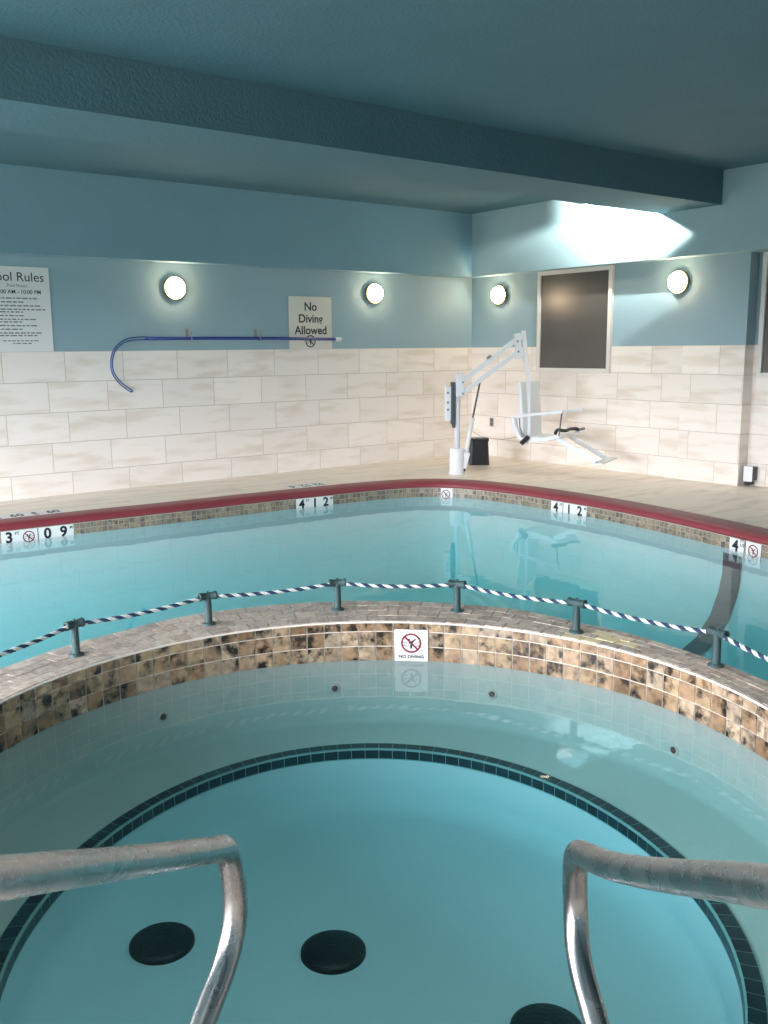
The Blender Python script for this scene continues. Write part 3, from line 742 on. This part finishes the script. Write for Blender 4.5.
# ------------------------------------------------------------------ wall lamps
def lamp(pos, nrm, label):
    M = frame_M(pos, Vector((0, 0, 1)).cross(Vector(nrm)), (0, 0, 1))
    t = thing('wall_lamp', label, 'lamp', M, 'round globe wall lamps')
    bm = bmesh.new(); lathe(bm, [(0, 0), (.118, 0), (.126, .012), (.126, .046), (.117, .05), (.108, .03), (0, .03)], 32); obj('lamp_base', bm, BRASS, t)
    bm = bmesh.new(); R_ = .108
    lathe(bm, [(.098, .030)]+[(R_*cos(a), .062+R_*.55*sin(a)) for a in [radians(d) for d in range(-20, 90, 10)]]+[(0, .062+R_*.55)], 32)
    obj('lamp_globe', bm, GLOBE, t)
lamp((-4.345, .008, 2.105), (0, -1, 0), 'lit round wall lamp, leftmost on the back wall')
lamp((-1.68, .008, 2.12), (0, -1, 0), 'lit round wall lamp right of the No Diving Allowed sign')
lamp((.008, -.54, 2.12), (-1, 0, 0), 'lit round wall lamp between room corner and framed window')
lamp((.008, -3.27, 2.12), (-1, 0, 0), 'lit round wall lamp right of the framed window')
for i, (x_, y_, w_, c_) in enumerate(DOWN):  # rings around the added, unseen fill lights
    t = thing('added_fill_light', ('unseen fill light added over the left side of the hot tub', 'unseen fill light added over the right side of the hot tub', 'unseen fill light added behind the beam to brighten the right deck')[i], 'lamp', loc=(x_, y_, CEIL), group='added ceiling fill lights')
    bm = bmesh.new(); lathe(bm, [(.078, .0), (.078, -.006), (.10, -.008), (.105, 0)], 28); obj('fill_light_ring', bm, WHITE_PAINT, t)
# ceiling flood fixture housing
t = thing('flood_light', 'small flood light on the ceiling behind the beam', 'lamp', loc=(SPOT_LOC.x, SPOT_LOC.y, CEIL))
q = (Vector((-.2, -2.66, 3.19))-SPOT_LOC).to_track_quat('-Z', 'Y')
Mh = Matrix.Translation((0, 0, SPOT_LOC.z-CEIL)) @ q.to_matrix().to_4x4()
bm = bmesh.new(); lathe(bm, [(0, .075), (.03, .07), (.045, .05), (.05, .022), (.046, .022), (.04, .045), (0, .055)], 20, Mh); obj('lamp_hood', bm, WHITE_PAINT, t)
bm = bmesh.new(); box(bm, -.10, .036, -.40, .40, SPOT_LOC.z-CEIL-.062, SPOT_LOC.z-CEIL-.056); box(bm, -.10, .15, .394, .400, SPOT_LOC.z-CEIL-.062, 0); obj('spill_block', bm, WHITE_PAINT, t)  # unseen plates added to keep flood spill off the wall and back soffit
bm = bmesh.new(); lathe(bm, [(.045, 0), (.045, -.012), (.012, -.02), (.012, -.075), (0, -.075)], 16); obj('mount', bm, WHITE_PAINT, t)

# ------------------------------------------------------------------ signs on the back wall
M = frame_M((-5.975, .004, 1.855), (1, 0, 0), (0, 0, 1))
t = thing('rules_sign', 'tall white Pool Rules board cut by the left frame edge', 'sign', M)
bm = bmesh.new(); box(bm, -.31, .31, -.405, .405, 0, .008); obj('sign_board', bm, SIGN_WHITE, t, bevel=.001)
text_obj('title_lettering', 'Pool Rules', .122, BLACK, t, 0, .305, .0085)
text_obj('hours_heading', 'Pool Hours', .042, GREY_INK, t, 0, .225, .0085)
text_obj('hours_lettering', '10:00 AM - 10:00 PM', .052, BLACK, t, 0, .165, .0085, bold=.0005)
bm = bmesh.new(); random.seed(9)
lines = [(.105, .40), (.070, .30), (.035, .44), (.0, .50), (-.025, .28), (-.06, .30), (-.095, .38), (-.12, .26), (-.155, .42), (-.19, .26), (-.225, .46), (-.25, .38)]
for y, w in lines:
    x = -.25
    while x < -.25+w:
        ww = random.uniform(.02, .06); box(bm, x, x+ww, y-.006, y+.006, .008, .0088); x += ww+.012
for y, w in ((-.30, .34), (-.325, .16)):
    x = -w/2
    while x < w/2: ww = random.uniform(.02, .05); box(bm, x, x+ww, y-.005, y+.005, .008, .0088); x += ww+.012
obj('small_print', bm, GREY_INK, t)

M = frame_M((-2.61, .004, 1.755), (1, 0, 0), (0, 0, 1))
t = thing('no_diving_sign', 'white square No Diving Allowed board on the blue back wall', 'sign', M)
bm = bmesh.new(); box(bm, -.30, .30, -.305, .305, 0, .008); obj('sign_board', bm, simple('sign_cream', s2l(226, 222, 210), .45, var=.02), t, bevel=.001)
for k, (s_, y) in enumerate((('No', .185), ('Diving', .045), ('Allowed', -.09))): text_obj('lettering', s_, .135, BLACK, t, 0, y, .0085, bold=.0025)
no_diving(t, -.01, -.215, .072, BLACK, .0085)

# ------------------------------------------------------------------ rescue hook on its hangers
t = thing('rescue_hook', 'long blue pole with a curved loop hook hung on the back wall', 'life hook', loc=(-4.7, -.075, 1.575))
bm = bmesh.new(); tube(bm, [(-.02, 0, 0), (.6, 0, .002), (1.6, 0, -.002), (2.40, 0, -.012)], .0175, 14); obj('pole', bm, BLUE_PL, t)
bm = bmesh.new(); tube(bm, [(2.39, 0, -.012), (2.47, 0, -.013)], .024, 14); tag(obj('pole_cap', bm, WHITE_PAINT, t), 'white end cap')
hk = [(.10, 0, .0), (-.12, 0, .0), (-.26, 0, -.03), (-.36, 0, -.11), (-.405, 0, -.22), (-.40, 0, -.34), (-.34, 0, -.44), (-.26, 0, -.51), (-.215, 0, -.54)]
hp = lerp_path(hk, 6)
bm = bmesh.new(); L1 = []; L2 = []
for i, p in enumerate(hp):
    d = (hp[min(i+1, len(hp)-1)]-hp[max(i-1, 0)]).normalized(); nn = Vector((-d.z, 0, d.x)); w = .013
    L1.append(p+nn*w+Vector((0, .01, 0))); L2.append(p-nn*w-Vector((0, .01, 0)))
tube(bm, L1+[hp[-1]+(hp[-1]-hp[-2]).normalized()*.02]+L2[::-1], .0075, 10); obj('hook_loop', bm, HOOK_AL, t)
for x, lb in ((-4.21, 'small metal wall hanger holding the blue pole, nearest the curved hook'), (-3.36, 'small metal wall hanger holding the blue pole midway along it')):
    t = thing('pole_hanger', lb, 'hook', Matrix.Translation((x, .008, 1.62)), 'hangers for the rescue pole')
    bm = bmesh.new(); box(bm, -.018, .018, -.006, 0, -.06, .06); obj('hanger_plate', bm, MID_GREY, t, bevel=.002)
    bm = bmesh.new(); tube(bm, lerp_path([(0, -.003, -.03), (0, -.05, -.055), (0, -.083, -.072), (0, -.112, -.055), (0, -.115, 0), (0, -.115, .03)], 5), .006, 8); obj('hanger_arm', bm, MID_GREY, t)
    # thin safety clip rising above the pole
bm = bmesh.new()

# ------------------------------------------------------------------ pool lift
bm.free()
LM = Matrix.Translation((-1.586, -1.472, 0)) @ Matrix.Rotation(-YAW, 4, 'Z')     # local x to the right, y away, z up
lift = thing('pool_lift', 'white pool access lift with raised arms and hanging seat at the pool corner', 'pool lift', LM)
K = 10.773/F_PX
def L(px, py, a=0): return Vector(((px-457)*K, a, (474-py)*K))
bm = bmesh.new(); lathe(bm, [(.0, 0), (.098, 0), (.098, .012), (.088, .02), (.086, .28), (.080, .30), (.05, .305), (0, .305)], 28); obj('base_sleeve', bm, WHITE_PAINT, lift)
bm = bmesh.new(); tube(bm, [L(457, 449), L(457, 384)], .034, 18); obj('mast', bm, WHITE_PAINT, lift)
bm = bmesh.new(); box(bm, -.022, .075, -.05, .05, .90, 1.16); obj('mast_head', bm, WHITE_PAINT, lift, bevel=.006)
bm = bmesh.new(); box(bm, -.075, -.03, -.06, .06, .58, 1.06); box(bm, -.06, -.03, -.05, .05, .54, .58); obj('box_mount', bm, DARK_GREY, lift, bevel=.006)
bm = bmesh.new(); box(bm, -.142, -.075, -.075, .075, .62, 1.02); cbx = obj('control_box', bm, WHITE_PAINT, lift, bevel=.012)
for z in (.74, .82, .93):
    bm = bmesh.new(); box(bm, -.125, -.10, -.079, -.073, z, z+.025); obj('box_button', bm, MID_GREY, cbx)
def bar(bm, A, B, w, h, m=None):
    """rectangular bar from A to B; w along local y, h across"""
    d = (B-A); Ln = d.length; d.normalize(); y = Vector((0, 1, 0)); y = (y-d*y.dot(d)).normalized(); z = d.cross(y)
    M = Matrix(((d.x, y.x, z.x, A.x), (d.y, y.y, z.y, A.y), (d.z, y.z, z.z, A.z), (0, 0, 0, 1)))
    box(bm, 0, Ln, -w/2, w/2, -h/2, h/2, M)
bm = bmesh.new(); bar(bm, L(461, 383), L(514, 342.5), .06, .052); obj('upper_arm', bm, WHITE_PAINT, lift, bevel=.005)
bm = bmesh.new(); bar(bm, L(461, 394.5), L(515, 355), .06, .052); obj('lower_arm', bm, WHITE_PAINT, lift, bevel=.005)
bm = bmesh.new(); bar(bm, L(485.5, 360.5, -.032), L(489.5, 357.5, -.032), .004, .03); obj('arm_decal', bm, MID_GREY, lift)
bm = bmesh.new(); prism(bm, [(L(512.5, 0).x, L(0, 337).z), (L(512.5, 0).x+.015, L(0, 361).z), (L(520, 0).x, L(0, 361.5).z), (L(518, 0).x, L(0, 336).z)], -.045, .045, Matrix(((1, 0, 0, 0), (0, 0, -1, 0), (0, 1, 0, 0), (0, 0, 0, 1)))); obj('arm_end_bracket', bm, WHITE_PAINT, lift, bevel=.004)
for q in (L(462, 383), L(462, 394), L(515, 344), L(516, 354)):
    bm = bmesh.new(); tube(bm, [q+Vector((0, -.056, 0)), q+Vector((0, .056, 0))], .010, 10); obj('pivot_bolt', bm, DARK_GREY, lift)
bm = bmesh.new(); tube(bm, [L(479.5, 382, 0), L(472, 420, 0)], .011, 10); obj('actuator_rod', bm, DARK_GREY, lift)
bm = bmesh.new(); tube(bm, [L(472.5, 418, 0), L(465.5, 456, 0)], .024, 14); obj('actuator_tube', bm, WHITE_PAINT, lift)
bm = bmesh.new(); bar(bm, L(466.5, 452), L(462, 470), .085, .085); obj('actuator_motor', bm, WHITE_PAINT, lift, bevel=.014)
bm = bmesh.new(); tube(bm, [L(460, 468, -.03), L(465, 470, -.03)], .02, 10); tube(bm, [L(457, 467), L(464, 469)], .022, 10); obj('motor_bracket', bm, DARK_GREY, lift)
# hanging bar down to the seat
bm = bmesh.new(); bar(bm, L(521, 334), L(527.5, 390), .05, .046); bar(bm, L(517, 340), L(522, 340), .05, .05); bar(bm, L(527.5, 389), L(528.5, 441), .05, .03); obj('hanging_bar', bm, WHITE_PAINT, lift, bevel=.004)
A28 = radians(40)
SM = Matrix.Translation(L(520, 440.5)) @ Matrix.Rotation(-A28, 4, 'Z')     # x forward, y away, z up from the seat back corner
SW = .46
XZ = SM @ Matrix(((1, 0, 0, 0), (0, 0, -1, 0), (0, 1, 0, 0), (0, 0, 0, 1)))
bm = bmesh.new()
prism(bm, [(-.055, .66), (-.025, .66), (.01, .30), (.022, .06), (.06, .0), (.035, -.025), (-.005, .03), (-.03, .28)], -SW+.02, -.02, XZ)
obj('backrest', bm, WHITE_PAINT, lift, bevel=.006)
bm = bmesh.new()
prism(bm, [(.04, .02), (.06, .045), (.30, .045), (.50, .09), (.53, .08), (.50, .045), (.34, .0), (.08, -.03)], -SW, 0, XZ)
seat_o = obj('seat', bm, WHITE_PAINT, lift, bevel=.008)
for w in (0, SW):
    bm = bmesh.new(); pts = [(-.10, w, .262), (.16, w, .30), (.54, w, .345)]
    for P_, Q_ in zip(pts, pts[1:]): bar(bm, SM @ Vector(P_), SM @ Vector(Q_), .035, .032)
    obj('armrest', bm, WHITE_PAINT, lift, bevel=.006)
    bm = bmesh.new(); tube(bm, [SM @ Vector(p) for p in lerp_path([(-.10, w, .262), (-.085, w, .18), (-.045, w, .09), (.01, w, .01), (.10, w, -.015)], 4)], [.038]*5+[.033]*6+[.028]*6, 12); obj('side_frame', bm, WHITE_PAINT, lift)
bm = bmesh.new(); tube(bm, [SM @ Vector((.53, 0, .33)), SM @ Vector((.50, 0, .07))], .008, 8); obj('arm_strap', bm, DARK_GREY, lift)
bm = bmesh.new(); tube(bm, [SM @ Vector(p) for p in lerp_path([(-.02, .0, .25), (-.01, .0, .14), (.04, .0, .04)], 4)], .005, 6); obj('arm_strap', bm, DARK_GREY, lift)
bm = bmesh.new()
tube(bm, [SM @ Vector(p) for p in lerp_path([(.46, -.01, .10), (.44, .08, .13), (.47, .20, .115), (.46, .32, .125), (.48, .44, .12), (.50, .47, .10)], 5)], .020, 8)
obj('seat_belt', bm, BLACK_PL, seat_o)
bm = bmesh.new(); bar(bm, SM @ Vector((.03, -.03, -.035)), SM @ Vector((.12, -.03, .045)), .05, .05); obj('belt_buckle', bm, BLACK_PL, seat_o, bevel=.006)
bm = bmesh.new(); tube(bm, [SM @ Vector((.46, SW-.01, .10)), SM @ Vector((.56, SW+.03, .125))], .016, 10); obj('arm_pivot', bm, MID_GREY, lift)
for w in (.08, SW-.08):
    bm = bmesh.new(); bar(bm, SM @ Vector((.40, w, .05)), SM @ Vector((.93, w, -.205)), .05, .05); obj('leg_rest_bar', bm, WHITE_PAINT, lift, bevel=.005)
bm = bmesh.new(); bar(bm, SM @ Vector((.88, SW/2, -.21)), SM @ Vector((1.02, SW/2, -.195)), SW-.08, .02); obj('footrest', bm, WHITE_PAINT, lift, bevel=.006)

# black bin next to the lift
t = thing('plastic_bin', 'small black tapered plastic bin with pale lid behind the pool lift', 'bin', Matrix.Translation((-.78, -.98, 0)) @ Matrix.Rotation(-YAW, 4, 'Z'))
bm = bmesh.new()
def rrect(hx, hy, r_, z, n=5):
    P_ = []
    for cx, cy, a0 in ((hx-r_, hy-r_, 0), (-hx+r_, hy-r_, 90), (-hx+r_, -hy+r_, 180), (hx-r_, -hy+r_, 270)):
        for k in range(n+1): a = radians(a0+90*k/n); P_.append((cx+r_*cos(a), cy+r_*sin(a), z))
    return P_
lv = [rrect(.13, .10, .03, 0), rrect(.125, .096, .03, .01), rrect(.112, .086, .03, .29), rrect(.12, .093, .03, .295), rrect(.12, .093, .03, .325), rrect(.112, .085, .025, .332)]
vv = [[bm.verts.new(p) for p in l_] for l_ in lv]
for a_, b_ in zip(vv, vv[1:]):
    for k in range(len(a_)): bm.faces.new((a_[k], a_[(k+1) % len(a_)], b_[(k+1) % len(a_)], b_[k]))
bm.faces.new(vv[0][::-1]); bm.faces.new(vv[-1]); obj('bin_body', bm, BLACK_PL, t)
bm = bmesh.new(); lathe(bm, [(.062, .331), (.06, .338), (0, .340)], 24, Matrix.Scale(1.2, 4, (1, 0, 0))); tag(obj('bin_lid', bm, MID_GREY, t), 'pale oval lid')

# outlets, wire
def plate(name, M, w, h, d, m, label, cat, inner=None):
    t = thing(name, label, cat, M)
    bm = bmesh.new(); box(bm, -w/2, w/2, -h/2, h/2, 0, d); obj('cover_plate', bm, m, t, bevel=.002)
    return t
t = plate('wall_outlet', frame_M((-.001, -.40, .455), (0, -1, 0), (0, 0, 1)), .07, .115, .006, MID_GREY, 'small grey wall outlet on the right wall above the black bin', 'outlet')
bm = bmesh.new(); box(bm, -.02, .02, .012, .04, .006, .009); obj('socket', bm, DARK_GREY, t)
bm = bmesh.new(); box(bm, -.02, .02, -.04, -.012, .006, .009); obj('socket', bm, DARK_GREY, t)
t = thing('outlet_box', 'white outlet box with dark plug at the base of the stepped right wall', 'outlet', Matrix.Translation((.15, -4.17, 0)))
bm = bmesh.new(); box(bm, -.10, .0, -.045, .045, .06, .20); obj('box_body', bm, DARK_GREY, t, bevel=.006)
bm = bmesh.new(); box(bm, -.112, -.100, -.05, .05, .05, .21); obj('cover_plate', bm, WHITE_PAINT, t, bevel=.004)
bm = bmesh.new(); box(bm, -.13, -.03, -.03, .03, .012, .05); obj('plug', bm, BLACK_PL, t, bevel=.01)
bm = bmesh.new(); tube(bm, lerp_path([(-.012, -.02, .31), (-.012, -.2, .25), (-.012, -.46, .235), (-.012, -.7, .25), (-.012, -.88, .30), (-.012, -.95, .40)], 6), .005, 6)
tag(obj('wall_cable', bm, WIREM), 'thin pale cable sagging along the right wall behind the bin', 'cable')
